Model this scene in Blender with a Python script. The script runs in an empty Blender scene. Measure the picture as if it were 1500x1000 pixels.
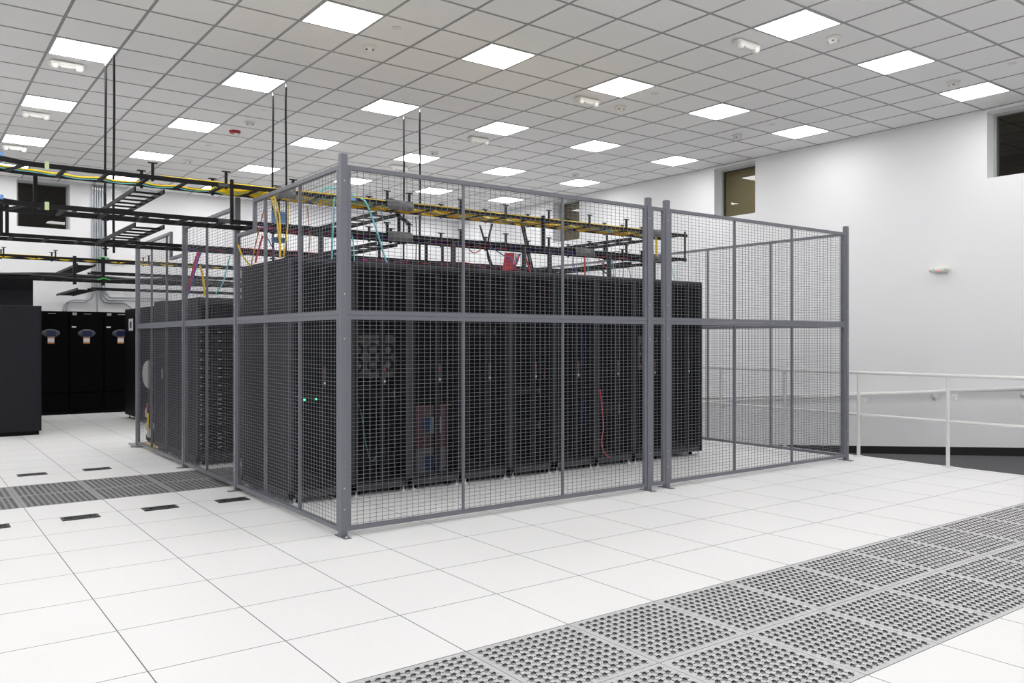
import bpy, math, random
from mathutils import Vector
R = math.radians
SC = bpy.context.scene
COL = SC.collection
random.seed(7)
T = 0.6096                                   # raised-floor and ceiling module (2 ft)
HC = 4.4706                                  # ceiling height
CX0, CY0 = 1.0331, 3.2146                    # origin of the ceiling grid
# ------------------------------------------------------------------ camera
FPX, PX, PY, YAW, CH, CAMX, CAMY = 1213.345, 735.6856, 497.9613, 0.6310, 1.4102, -2.0812, -3.738
S_, C_ = math.sin(YAW), math.cos(YAW)
cam = bpy.data.cameras.new('camera'); camo = bpy.data.objects.new('camera', cam); COL.objects.link(camo)
camo.location = (CAMX, CAMY, CH); camo.rotation_euler = (R(90), 0, -YAW)
cam.sensor_width = 36; cam.sensor_fit = 'HORIZONTAL'; cam.lens = FPX/1500*36
cam.shift_x = (750-PX)/1500; cam.shift_y = (PY-500)/1500
cam.clip_end = 100; cam.clip_start = .05
SC.camera = camo

def ray(x, y):
    u = (x-PX)/FPX; v = -(y-PY)/FPX
    return Vector((S_+u*C_, C_-u*S_, v))
def at(x, y, X=None, Y=None, Z=None):
    r = ray(x, y); o = Vector((CAMX, CAMY, CH))
    t = (X-CAMX)/r.x if X is not None else (Y-CAMY)/r.y if Y is not None else (Z-CH)/r.z
    return o+t*r
def proj(X, Y, Z):
    X -= CAMX; Y -= CAMY; d = X*S_+Y*C_; r = X*C_-Y*S_
    if d < .05: return None
    return PX+FPX*r/d, PY-FPX*(Z-CH)/d
def seen(pts):
    for p in pts:
        q = proj(*p)
        if q and 2 < q[0] < 1498 and 2 < q[1] < 998: return True
    return False

# ------------------------------------------------------------------ materials
def mat(name, col, rough=.5, metal=0., spec=.5, emit=None, estr=0., noise=None, coat=0.):
    m = bpy.data.materials.new(name); m.use_nodes = True
    b = m.node_tree.nodes['Principled BSDF']
    b.inputs['Base Color'].default_value = (*col, 1); b.inputs['Roughness'].default_value = rough
    b.inputs['Metallic'].default_value = metal; b.inputs['Specular IOR Level'].default_value = spec
    b.inputs['Coat Weight'].default_value = coat
    if emit: b.inputs['Emission Color'].default_value = (*emit, 1); b.inputs['Emission Strength'].default_value = estr
    if noise:
        nt = m.node_tree; sc, amt = noise
        tc = nt.nodes.new('ShaderNodeTexCoord'); n = nt.nodes.new('ShaderNodeTexNoise'); n.inputs['Scale'].default_value = sc
        n.inputs['Detail'].default_value = 4
        mr = nt.nodes.new('ShaderNodeMapRange'); mr.inputs['To Min'].default_value = 1-amt; mr.inputs['To Max'].default_value = 1+amt
        mx = nt.nodes.new('ShaderNodeVectorMath'); mx.operation = 'SCALE'; mx.inputs[0].default_value = col
        nt.links.new(tc.outputs['Object'], n.inputs['Vector']); nt.links.new(n.outputs['Fac'], mr.inputs['Value'])
        nt.links.new(mr.outputs[0], mx.inputs['Scale']); nt.links.new(mx.outputs[0], b.inputs['Base Color'])
    return m
def floor_mat():
    m = mat('white_floor_laminate', (.855, .853, .85), rough=.42, spec=.35)
    nt = m.node_tree; b = nt.nodes['Principled BSDF']; L = nt.links.new; N = nt.nodes.new
    tc = N('ShaderNodeTexCoord'); sep = N('ShaderNodeSeparateXYZ'); L(tc.outputs['Object'], sep.inputs[0])
    ds = []
    for ax in ('X', 'Y'):
        a = N('ShaderNodeMath'); a.operation = 'DIVIDE'; a.inputs[1].default_value = T; L(sep.outputs[ax], a.inputs[0])
        r = N('ShaderNodeMath'); r.operation = 'ROUND'; L(a.outputs[0], r.inputs[0])
        s = N('ShaderNodeMath'); s.operation = 'SUBTRACT'; L(a.outputs[0], s.inputs[0]); L(r.outputs[0], s.inputs[1])
        ab = N('ShaderNodeMath'); ab.operation = 'ABSOLUTE'; L(s.outputs[0], ab.inputs[0]); ds.append(ab)
    mn = N('ShaderNodeMath'); mn.operation = 'MINIMUM'; L(ds[0].outputs[0], mn.inputs[0]); L(ds[1].outputs[0], mn.inputs[1])
    lt = N('ShaderNodeMath'); lt.operation = 'LESS_THAN'; lt.inputs[1].default_value = .0026/T; L(mn.outputs[0], lt.inputs[0])
    no = N('ShaderNodeTexNoise'); no.inputs['Scale'].default_value = 160; no.inputs['Detail'].default_value = 3; L(tc.outputs['Object'], no.inputs['Vector'])
    mr = N('ShaderNodeMapRange'); mr.inputs['From Min'].default_value = .3; mr.inputs['From Max'].default_value = .7
    mr.inputs['To Min'].default_value = .93; mr.inputs['To Max'].default_value = 1.03; L(no.outputs['Fac'], mr.inputs['Value'])
    no2 = N('ShaderNodeTexNoise'); no2.inputs['Scale'].default_value = .9; L(tc.outputs['Object'], no2.inputs['Vector'])
    mr2 = N('ShaderNodeMapRange'); mr2.inputs['To Min'].default_value = .975; mr2.inputs['To Max'].default_value = 1.02; L(no2.outputs['Fac'], mr2.inputs['Value'])
    mm = N('ShaderNodeMath'); mm.operation = 'MULTIPLY'; L(mr.outputs[0], mm.inputs[0]); L(mr2.outputs[0], mm.inputs[1])
    sc = N('ShaderNodeVectorMath'); sc.operation = 'SCALE'; sc.inputs[0].default_value = (.855, .853, .85); L(mm.outputs[0], sc.inputs['Scale'])
    mx = N('ShaderNodeMix'); mx.data_type = 'RGBA'; L(lt.outputs[0], mx.inputs['Factor']); L(sc.outputs[0], mx.inputs['A'])
    mx.inputs['B'].default_value = (.07, .07, .08, 1); L(mx.outputs['Result'], b.inputs['Base Color'])
    return m
def mix_clear(name, base, fac, rough=.4, spec=.5):
    """dark perforated sheet or film: a share of the light passes straight through"""
    m = mat(name, base, rough=rough, spec=spec); nt = m.node_tree
    b = nt.nodes['Principled BSDF']; t = nt.nodes.new('ShaderNodeBsdfTransparent'); mx = nt.nodes.new('ShaderNodeMixShader')
    mx.inputs[0].default_value = fac
    nt.links.new(b.outputs[0], mx.inputs[1]); nt.links.new(t.outputs[0], mx.inputs[2])
    nt.links.new(mx.outputs[0], nt.nodes['Material Output'].inputs['Surface'])
    return m
def glass_mat():
    m = bpy.data.materials.new('window_glass'); m.use_nodes = True; nt = m.node_tree; nt.nodes.clear()
    o = nt.nodes.new('ShaderNodeOutputMaterial'); t = nt.nodes.new('ShaderNodeBsdfTransparent'); g = nt.nodes.new('ShaderNodeBsdfGlossy')
    t.inputs['Color'].default_value = (.80, .80, .74, 1)
    g.inputs['Roughness'].default_value = .01
    fr = nt.nodes.new('ShaderNodeFresnel'); fr.inputs['IOR'].default_value = 1.55; mx = nt.nodes.new('ShaderNodeMixShader')
    ge = nt.nodes.new('ShaderNodeNewGeometry'); iv = nt.nodes.new('ShaderNodeMath'); iv.operation = 'SUBTRACT'; iv.inputs[0].default_value = 1.; ml = nt.nodes.new('ShaderNodeMath'); ml.operation = 'MULTIPLY'
    nt.links.new(ge.outputs['Backfacing'], iv.inputs[1]); nt.links.new(iv.outputs[0], ml.inputs[0]); nt.links.new(fr.outputs[0], ml.inputs[1])
    nt.links.new(ml.outputs[0], mx.inputs[0]); nt.links.new(t.outputs[0], mx.inputs[1]); nt.links.new(g.outputs[0], mx.inputs[2])
    nt.links.new(mx.outputs[0], o.inputs['Surface'])
    return m
M = dict(
    floor=floor_mat(), floor_edge=mat('floor_edge_black', (.02, .02, .022), .6),
    wall=mat('wall_paint_white', (.86, .86, .875), .75, noise=(1.2, .01)),
    ceil=mat('ceiling_tile_white', (.86, .855, .845), .9, noise=(60, .03)),
    tee=mat('ceiling_tee_grey', (.29, .29, .295), .4),
    lightframe=mat('light_frame_white', (.8, .8, .8), .4),
    diffuser=mat('lit_diffuser', (.9, .9, .9), .5, emit=(1, .992, .985), estr=15.2),
    cage=mat('cage_paint_grey', (.155, .16, .185), .42, spec=.5),
    wire=mat('cage_wire_grey', (.155, .16, .185), .45),
    foot=mat('foot_zinc', (.7, .7, .7), .35, metal=.2), bolt=mat('zinc_bolt', (.6, .6, .62), .4, metal=.8),
    rack=mat('rack_charcoal', (.014, .014, .0165), .5, spec=.14),
    rackpost=mat('rack_upright_charcoal', (.05, .05, .056), .45, spec=.2),
    black=mat('rack_black', (.006, .006, .007), .55, spec=.1),
    perf=mix_clear('perforated_door_black', (.008, .008, .009), .6, .6, .1),
    side=mat('side_panel_charcoal', (.0165, .0165, .0205), .5, spec=.14),
    tray=mat('ladder_black', (.011, .0105, .011), .5, spec=.16),
    traygrey=mat('dropout_graphite', (.075, .075, .078), .32),
    rod=mat('rod_black', (.012, .012, .013), .5, spec=.2), steel=mat('galvanised_steel', (.62, .64, .66), .33, metal=.85),
    yellow=mat('fibre_yellow', (.93, .66, .012), .42), red=mat('cable_red', (.55, .03, .05), .45), blue=mat('cable_blue', (.035, .07, .42), .45),
    aqua=mat('cable_aqua', (.17, .60, .66), .42), magenta=mat('cable_magenta', (.62, .04, .22), .45), green=mat('ground_wire_green', (.03, .36, .06), .45),
    orange=mat('cable_orange', (.55, .22, .03), .45), blackcable=mat('cable_black', (.012, .012, .012), .42), white=mat('white_plastic', (.8, .8, .78), .4),
    offwhite=mat('device_white', (.78, .77, .73), .4), grey=mat('grey_plastic', (.35, .35, .36), .45), darkslot=mat('slot_dark', (.06, .055, .05), .6),
    lens=mat('lamp_lens', (.7, .7, .7), .15), redcase=mat('strobe_red', (.36, .025, .03), .35),
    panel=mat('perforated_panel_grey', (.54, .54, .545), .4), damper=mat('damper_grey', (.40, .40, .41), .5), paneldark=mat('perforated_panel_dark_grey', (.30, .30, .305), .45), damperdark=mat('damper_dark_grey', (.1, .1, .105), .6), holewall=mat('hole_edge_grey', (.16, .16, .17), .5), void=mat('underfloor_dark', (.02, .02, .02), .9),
    brush=mat('brush_black', (.016, .016, .018), .75), brushframe=mat('grommet_black', (.022, .022, .026), .45),
    carpet=mat('ramp_carpet_grey', (.075, .075, .08), .95, noise=(220, .35)), base=mat('vinyl_base_black', (.012, .012, .013), .5),
    rail=mat('railing_aluminium_paint', (.74, .74, .73), .35, metal=.1),
    alu=mat('window_frame_grey', (.42, .44, .42), .4, metal=.3), winframe=mat('window_frame_dark', (.06, .06, .055), .5), glass=glass_mat(),
    beige=mat('corridor_beige', (.50, .45, .32), .8), corrceil=mat('corridor_ceiling', (.32, .30, .24), .9), corrline=mat('corridor_tee', (.06, .055, .05), .7),
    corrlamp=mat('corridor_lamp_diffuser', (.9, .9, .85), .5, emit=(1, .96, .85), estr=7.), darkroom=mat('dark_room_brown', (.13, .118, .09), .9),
    acblack=mat('air_unit_black', (.0028, .0028, .0033), .5, spec=.05), oval=mat('panel_oval_grey', (.06, .065, .075), .35), screen=mat('screen_navy', (.006, .009, .03), .3, emit=(.02, .04, .16), estr=.10),
    lorange=mat('sticker_orange', (.75, .26, .05), .5), lpink=mat('tag_pink', (.75, .5, .42), .5), lgreen=mat('tag_green', (.55, .68, .38), .5), lblue=mat('tag_blue', (.16, .36, .75), .5),
    ledgreen=mat('led_green', (.02, .5, .1), .4, emit=(.05, 1, .25), estr=14), ledred=mat('led_red', (.5, .02, .02), .4, emit=(1, .05, .05), estr=1.6),
    chassis=mat('chassis_grey', (.36, .355, .345), .45), fan=mat('fan_dark', (.05, .05, .05), .5), hub=mat('fan_hub', (.5, .49, .47), .45),
    film=mix_clear('bag_film', (.5, .5, .58), .25, .25), filmred=mix_clear('bag_film_red', (.42, .23, .28), .25, .25), labelblue=mat('bag_label_blue', (.04, .13, .42), .5),
    labelwhite=mat('bag_label_white', (.75, .76, .80), .5), conduit=mat('conduit_steel', (.46, .48, .51), .35, metal=.75), logo=mat('badge_grey', (.35, .35, .36), .4),
)

# ------------------------------------------------------------------ mesh builder
class MB:
    def __init__(s): s.v = []; s.f = []; s.mi = []; s.sm = []
    def _add(s, vs, fs, m=0, smooth=False):
        o = len(s.v); s.v += [tuple(v) for v in vs]
        for f in fs: s.f.append(tuple(i+o for i in f)); s.mi.append(m); s.sm.append(smooth)
    def box(s, x0, x1, y0, y1, z0, z1, m=0, c=0.):
        if x0 > x1: x0, x1 = x1, x0
        if y0 > y1: y0, y1 = y1, y0
        if z0 > z1: z0, z1 = z1, z0
        if c <= 0:
            s._add([(x0,y0,z0),(x1,y0,z0),(x1,y1,z0),(x0,y1,z0),(x0,y0,z1),(x1,y0,z1),(x1,y1,z1),(x0,y1,z1)],
                   [(3,2,1,0),(4,5,6,7),(0,1,5,4),(1,2,6,5),(2,3,7,6),(3,0,4,7)], m)
        else:                                  # chamfered box: three nested octagon-free rings
            vs = []; X = (x0, x1); Y = (y0, y1); Z = (z0, z1); idx = {}
            for i in (0, 1):
                for j in (0, 1):
                    for k in (0, 1):
                        sx, sy, sz = (1-2*i)*c, (1-2*j)*c, (1-2*k)*c
                        for a, d in (('x', (0, sy, sz)), ('y', (sx, 0, sz)), ('z', (sx, sy, 0))):
                            idx[i, j, k, a] = len(vs); vs.append((X[i]+d[0], Y[j]+d[1], Z[k]+d[2]))
            g = lambda i, j, k, a: idx[i, j, k, a]; fs = []
            for i in (0, 1): fs.append([g(i,0,0,'x'), g(i,1,0,'x'), g(i,1,1,'x'), g(i,0,1,'x')][::1 if i else -1])
            for j in (0, 1): fs.append([g(0,j,0,'y'), g(0,j,1,'y'), g(1,j,1,'y'), g(1,j,0,'y')][::1 if j else -1])
            for k in (0, 1): fs.append([g(0,0,k,'z'), g(1,0,k,'z'), g(1,1,k,'z'), g(0,1,k,'z')][::1 if k else -1])
            for i in (0, 1):
                for j in (0, 1): fs.append([g(i,j,0,'x'), g(i,j,1,'x'), g(i,j,1,'y'), g(i,j,0,'y')])
            for i in (0, 1):
                for k in (0, 1): fs.append([g(i,0,k,'x'), g(i,1,k,'x'), g(i,1,k,'z'), g(i,0,k,'z')])
            for j in (0, 1):
                for k in (0, 1): fs.append([g(0,j,k,'y'), g(1,j,k,'y'), g(1,j,k,'z'), g(0,j,k,'z')])
            for i in (0, 1):
                for j in (0, 1):
                    for k in (0, 1): fs.append([g(i,j,k,'x'), g(i,j,k,'y'), g(i,j,k,'z')])
            s._add(vs, fs, m)
        return s
    def beam(s, p, q, w, h, m=0, up=(0, 0, 1)):
        p, q = Vector(p), Vector(q); d = (q-p).normalized(); u = Vector(up)
        a = d.cross(u)
        if a.length < 1e-5: a = d.cross(Vector((1, 0, 0)))
        a.normalize(); b = a.cross(d).normalized(); a *= w/2; b *= h/2
        s._add([p-a-b, p+a-b, p+a+b, p-a+b, q-a-b, q+a-b, q+a+b, q-a+b],
               [(0,1,2,3),(7,6,5,4),(0,4,5,1),(1,5,6,2),(2,6,7,3),(3,7,4,0)], m)
        return s
    def sweep(s, path, w, h, m=0):
        """rectangular section swept along a level path (mitred)"""
        P = [Vector(p) for p in path]; n = len(P); vs = []
        for i, p in enumerate(P):
            t = (P[min(i+1, n-1)]-P[max(i-1, 0)]).normalized(); a = Vector((t.y, -t.x, 0)).normalized()*w/2; b = Vector((0, 0, h/2))
            vs += [p-a-b, p+a-b, p+a+b, p-a+b]
        fs = [(0,1,2,3), tuple(4*(n-1)+k for k in (3,2,1,0))]
        for i in range(n-1):
            for k in range(4): fs.append((4*i+k, 4*i+4+k, 4*i+4+(k+1) % 4, 4*i+(k+1) % 4))
        s._add(vs, fs, m); return s
    def tube(s, path, r, n=8, m=0, caps=True):
        P = [Vector(p) for p in path]; k = len(P); vs = []; a = None
        for i, p in enumerate(P):
            t = (P[min(i+1, k-1)]-P[max(i-1, 0)]).normalized()
            if a is None:
                a = t.cross(Vector((0, 0, 1)))
                if a.length < .05: a = t.cross(Vector((1, 0, 0)))
            else: a = a-t*a.dot(t)
            a.normalize(); b = t.cross(a)
            for j in range(n):
                w = 2*math.pi*j/n; vs.append(p+(a*math.cos(w)+b*math.sin(w))*r)
        fs = []
        for i in range(k-1):
            for j in range(n): fs.append((i*n+j, i*n+(j+1) % n, (i+1)*n+(j+1) % n, (i+1)*n+j))
        s._add(vs, fs, m, True)
        if caps: s._add(vs[:n], [tuple(range(n-1, -1, -1))], m); s._add(vs[-n:], [tuple(range(n))], m)
        return s
    def lathe(s, prof, c=(0, 0, 0), n=20, m=0, axis='z', smooth=True):
        """prof: list of (radius, height)"""
        vs = []; c = Vector(c)
        for r, h in prof:
            for j in range(n):
                w = 2*math.pi*j/n; x, y = r*math.cos(w), r*math.sin(w)
                vs.append(c+Vector({'z': (x, y, h), 'y': (x, h, y), 'x': (h, x, y)}[axis]))
        fs = []
        for i in range(len(prof)-1):
            for j in range(n): fs.append((i*n+j, i*n+(j+1) % n, (i+1)*n+(j+1) % n, (i+1)*n+j))
        s._add(vs, fs, m, smooth)
        for i in (0, len(prof)-1):
            if prof[i][0] > 1e-4: s._add(vs[i*n:(i+1)*n], [tuple(range(n))], m)
        return s
    def build(s, name, mats, parent=None, kind=None, label=None):
        me = bpy.data.meshes.new(name); me.from_pydata(s.v, [], s.f)
        for x in (mats if isinstance(mats, (list, tuple)) else [mats]): me.materials.append(M[x])
        me.polygons.foreach_set('material_index', s.mi); me.polygons.foreach_set('use_smooth', s.sm); me.update()
        o = bpy.data.objects.new(name, me); COL.objects.link(o)
        if parent: o.parent = parent
        if kind: o['kind'] = kind
        if label: o['label'] = label
        return o
def tag(o, label, cat, group=None, kind=None):
    o['label'] = label; o['category'] = cat
    if group: o['group'] = group
    if kind: o['kind'] = kind
    return o
def thing(name, label, cat, loc=(0, 0, 0), rz=0., group=None, kind=None):
    o = bpy.data.objects.new(name, None); COL.objects.link(o); o.location = loc; o.rotation_euler = (0, 0, rz)
    o.empty_display_size = .1
    return tag(o, label, cat, group, kind)
def copy_tree(o, parent=None):
    c = o.copy(); COL.objects.link(c)
    if parent: c.parent = parent
    for ch in list(o.children): copy_tree(ch, c)
    return c
def B(x0, x1, y0, y1, z0, z1, name, m, parent=None, kind=None, c=0., label=None):
    return MB().box(x0, x1, y0, y1, z0, z1, c=c).build(name, m, parent, kind, label)
def smooth(pts, n=6):
    """Catmull-Rom through the points"""
    P = [Vector(p) for p in pts]; out = []
    for i in range(len(P)-1):
        a, b, c, d = P[max(i-1, 0)], P[i], P[i+1], P[min(i+2, len(P)-1)]
        for k in range(n):
            t = k/n; out.append(.5*((2*b)+(c-a)*t+(2*a-5*b+4*c-d)*t*t+(3*b-a-3*c+d)*t**3))
    out.append(P[-1]); return out
ORD = ['zeroth', 'first', 'second', 'third', 'fourth', 'fifth', 'sixth', 'seventh', 'eighth', 'ninth', 'tenth', 'eleventh', 'twelfth', 'thirteenth', 'fourteenth', 'fifteenth',
       'sixteenth', 'seventeenth', 'eighteenth', 'nineteenth', 'twentieth']

# ------------------------------------------------------------------ room shell
XW, YB, YB2, XL, YF = 9.62, 14.25, 14.55, -5.6, -6.2      # right wall, back wall face, outer back line, left wall, front wall
XE = 7.42                                                # edge of the raised floor beside the ramp
SOFF = 2.95
fl = MB()
holes = [(-3*T, 11*T, -3*T, -1*T), (-6*T, 3*T, 7*T, 9*T)]  # strips of perforated panels
xs = sorted({XL, XE} | {h for a in holes for h in a[:2]}); ys = sorted({YF, YB2} | {h for a in holes for h in a[2:]})
for i in range(len(xs)-1):
    for j in range(len(ys)-1):
        mx, my = (xs[i]+xs[i+1])/2, (ys[j]+ys[j+1])/2
        if any(a < mx < b and c < my < d for a, b, c, d in holes): continue
        fl.box(xs[i], xs[i+1], ys[j], ys[j+1], -.035, 0)
fl.build('floor', 'floor', kind='structure')
MB().box(XL, XE-.02, YF, YB2, -.75, -.6).build('floor_slab', 'void', kind='structure')
B(XE-.012, XE+.006, YF, YB2, -.75, -.004, 'trim_1', 'floor_edge', kind='structure')
# ramp beyond the railing
def rz_(Y): return -.092*(Y-0.0) if Y > 0 else 0.
rp = MB(); yy = [YF, 0., 7.0, YB]
for a, b in zip(yy, yy[1:]):
    za, zb = rz_(a), rz_(min(b, 7.0)) if b <= 7 else rz_(7.0)
    if a >= 7: za = zb = rz_(7.0)
    x0, x1 = XE+.006, XW
    rp._add([(x0,a,za-.1),(x1,a,za-.1),(x1,b,zb-.1),(x0,b,zb-.1),(x0,a,za),(x1,a,za),(x1,b,zb),(x0,b,zb)],
            [(3,2,1,0),(4,5,6,7),(0,1,5,4),(1,2,6,5),(2,3,7,6),(3,0,4,7)])
rp.build('floor_ramp', 'carpet', kind='structure')
bb = MB(); h = .11
for a, b in zip(yy, yy[1:]):
    za, zb = rz_(min(a, 7.)), rz_(min(b, 7.))
    bb._add([(XW-.012,a,za),(XW,a,za),(XW,b,zb),(XW-.012,b,zb),(XW-.012,a,za+h),(XW,a,za+h),(XW,b,zb+h),(XW-.012,b,zb+h)],
            [(3,2,1,0),(4,5,6,7),(0,1,5,4),(1,2,6,5),(2,3,7,6),(3,0,4,7)])
bb.build('baseboard_right', 'base', kind='structure')
# right wall with three window recesses
WZ0, WZ1 = 3.56, 4.44
WR = [(0.48, 1.351), (5.036, 5.904), (9.50, 10.38)]
DEP = .30
wr = MB(); wr.box(XW, XW+DEP, YF, YB2, -.8, WZ0); wr.box(XW, XW+DEP, YF, YB2, WZ1, HC+.3)
e = [YF]+[v for w in WR for v in w]+[YB2]
for k in range(0, len(e), 2): wr.box(XW, XW+DEP, e[k], e[k+1], WZ0, WZ1)
wr.build('wall_right', 'wall', kind='structure')
# back wall: window to the left, the lower wall set back under it
WB = (-.262, .640)
wb = MB(); wb.box(XL, XW, YB, YB+DEP, SOFF, WZ0); wb.box(XL, XW, YB+.012, YB+DEP, -.8, SOFF); wb.box(XL, XW, YB, YB+DEP, WZ1+.01, HC+.3)
wb.box(XL, WB[0], YB, YB+DEP, WZ0, WZ1+.01); wb.box(WB[1], XW, YB, YB+DEP, WZ0, WZ1+.01)
wb.build('wall_back', 'wall', kind='structure')
MB().box(XL-.15, XL, YF, YB2, -.8, HC+.3).build('wall_left', 'wall', kind='structure')
MB().box(XL, XW+DEP, YF-.15, YF, -.8, HC+.3).build('wall_front', 'wall', kind='structure')
# windows
def window(n, cx, cy, axis, w, z0, z1):
    """axis 'x': pane faces -X (right wall); 'y': pane faces -Y (back wall)"""
    f = MB(); t = .035; d = DEP
    def bx(a0, a1, d0, d1, za, zb, mb, m=0):
        if axis == 'x': mb.box(XW+d0, XW+d1, a0, a1, za, zb, m)
        else: mb.box(a0, a1, YB+d0, YB+d1, za, zb, m)
    a0, a1 = (cy-w/2, cy+w/2) if axis == 'x' else (cx-w/2, cx+w/2)
    for p in ((a0, a0+t, z0, z1), (a1-t, a1, z0, z1), (a0+t, a1-t, z0, z0+.02), (a0+t, a1-t, z1-t, z1)):
        bx(p[0], p[1], d-.11, d-.04, p[2], p[3], f)
    q = t+.018
    for p in ((a0+t, a0+q, z0+.02, z1-t), (a1-q, a1-t, z0+.02, z1-t), (a0+q, a1-q, z1-q, z1-t)):
        bx(p[0], p[1], d-.085, d-.05, p[2], p[3], f, 1)
    o = f.build('window_%d' % n, ['alu', 'winframe'], kind='structure')
    g = MB(); bx(a0+t, a1-t, d-.068, d-.062, z0+.02, z1-t, g); g.build('glass', 'glass', o, kind='structure')
window(1, 0, (WR[0][0]+WR[0][1])/2, 'x', WR[0][1]-WR[0][0], WZ0, WZ1)
window(2, 0, (WR[1][0]+WR[1][1])/2, 'x', WR[1][1]-WR[1][0], WZ0, WZ1)
window(3, 0, (WR[2][0]+WR[2][1])/2, 'x', WR[2][1]-WR[2][0], WZ0, WZ1)
window(4, (WB[0]+WB[1])/2, 0, 'y', WB[1]-WB[0], WZ0, WZ1+.01)
# rooms behind the windows
def backroom(n, x0, x1, y0, y1, mwall, mceil, lamp=None, z0=2.98, z1=5.05):
    b = MB(); t = .06
    b.box(x0, x1, y0, y1, z0-t, z0); b.box(x0, x1, y0, y1, z1, z1+t, 1)
    if n != 4: b.box(x1, x1+t, y0, y1, z0, z1)
    else: b.box(x0, x1, y1, y1+t, z0, z1)
    if n != 4: b.box(x0, x1, y0-t, y0, z0, z1); b.box(x0, x1, y1, y1+t, z0, z1)
    else: b.box(x0-t, x0, y0, y1, z0, z1); b.box(x1, x1+t, y0, y1, z0, z1)
    k = x0+.3
    while k < x1: b.box(k, k+.02, y0, y1, z1-.004, z1+.001, 2); k += T
    k = y0+.3
    while k < y1: b.box(x0, x1, k, k+.02, z1-.004, z1+.001, 2); k += T
    b.build('wall_corridor_%d' % n, [mwall, mceil, 'corrline'], kind='structure')
backroom(1, XW+DEP, XW+3.4, -1.2, 3.1, 'darkroom', 'corrceil', z1=4.52)
backroom(2, XW+DEP, XW+2.8, 3.3, 8.2, 'beige', 'corrceil')
backroom(3, XW+DEP, XW+2.8, 8.4, 13.2, 'beige', 'corrceil')
backroom(4, -2.5, 3.5, YB+DEP, YB+3.6, 'darkroom', 'darkroom')
for nm, (x, y) in (('nearest', (XW+1.2, -.5)), ('middle', (XW+1.75, 6.75)), ('far', (XW+1.6, 11.7)), ('back', (-2.0, YB+3.0))):  # nearest and back lights are added out of view to brighten dim rooms
    t = thing('corridor_light', ('white ceiling panel lighting the room behind the %s window of the right wall' % nm) if nm != 'back' else 'added unseen white light brightening the dim room behind the back wall window', 'light', (x, y, 4.52 if nm == 'nearest' else 5.05), group='corridor lights')
    B(-.32, .32, -.62, .62, -.035, -.005, 'frame', 'lightframe', t); B(-.29, .29, -.59, .59, -.042, -.036, 'diffuser', 'corrlamp', t)

# ------------------------------------------------------------------ ceiling: tiles on a grey grid
LM = [-9, -6, -3, 0, 3, 6, 9, 12]; LN = [-12, -8, -4, 0, 4, 8, 12, 16]
lights = {(m, n) for m in LM for n in LN}
ce = MB(); g = .012
for m in range(-11, 15):
    for n in range(-16, 19):
        if (m, n) in lights: continue
        x0, x1, y0, y1 = CX0+m*T+g, CX0+(m+1)*T-g, CY0+n*T+g, CY0+(n+1)*T-g
        x0, x1, y0, y1 = max(x0, XL), min(x1, XW), max(y0, YF), min(y1, YB)
        if x1-x0 < .02 or y1-y0 < .02: continue
        c = .002; z = HC+.003
        ce._add([(x0+c,y0+c,z),(x1-c,y0+c,z),(x1-c,y1-c,z),(x0+c,y1-c,z),(x0,y0,z+.004),(x1,y0,z+.004),(x1,y1,z+.004),(x0,y1,z+.004),(x0,y0,z+.02),(x1,y0,z+.02),(x1,y1,z+.02),(x0,y1,z+.02)],
                [(3,2,1,0)]+[(a, b, b+4, a+4) for a, b in ((0,1),(1,2),(2,3),(3,0))]+[(a+4, b+4, b+8, a+8) for a, b in ((0,1),(1,2),(2,3),(3,0))])
for m in range(-12, 16):
    x = CX0+m*T
    if XL < x < XW: ce.box(x-.012, x+.012, YF, YB, HC, HC+.03, 1)
for n in range(-17, 20):
    y = CY0+n*T
    if YF < y < YB: ce.box(XL, XW, y-.012, y+.012, HC+.0004, HC+.03, 1)
ce.box(XL, XW, YF, YB, HC+.03, HC+.06, 1)
ce.build('ceiling', ['ceil', 'tee'], kind='structure')
# lamps
proto = None
rows = {}
for (m, n) in lights:
    x, y = CX0+(m+.5)*T, CY0+(n+.5)*T
    vis = seen([(x+a*T*.4, y+b*T*.4, HC) for a in (-1, 0, 1) for b in (-1, 0, 1)])
    if vis: rows.setdefault(n, []).append(m)
vis_rows = sorted(rows, reverse=True)          # from the back wall to the camera
for (m, n) in sorted(lights):
    x, y = CX0+(m+.5)*T, CY0+(n+.5)*T
    if proto is None:
        proto = thing('ceiling_light', '', 'light')
        f = MB(); a, b_ = .292, .280
        f.box(-a, a, -a, -b_, -.004, .012); f.box(-a, a, b_, a, -.004, .012); f.box(-a, -b_, -b_, b_, -.004, .012); f.box(b_, a, -b_, b_, -.004, .012)
        f.build('frame', 'lightframe', proto); B(-b_, b_, -b_, b_, -.002, .012, 'diffuser', 'diffuser', proto)
        o = proto
    else: o = copy_tree(proto)
    o.location = (x, y, HC)
    if n in rows and m in rows[n]:
        r = vis_rows.index(n)+1; k = sorted(rows[n]).index(m)+1
        lab = 'square ceiling light panel, %s from the left in the %s row from the back wall' % (ORD[k], ORD[r]); gr = 'ceiling light panels'
    else: lab = 'square white ceiling light panel over the open floor out of the picture'; gr = 'ceiling light panels out of the picture'
    tag(o, lab, 'light', gr)

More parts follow.
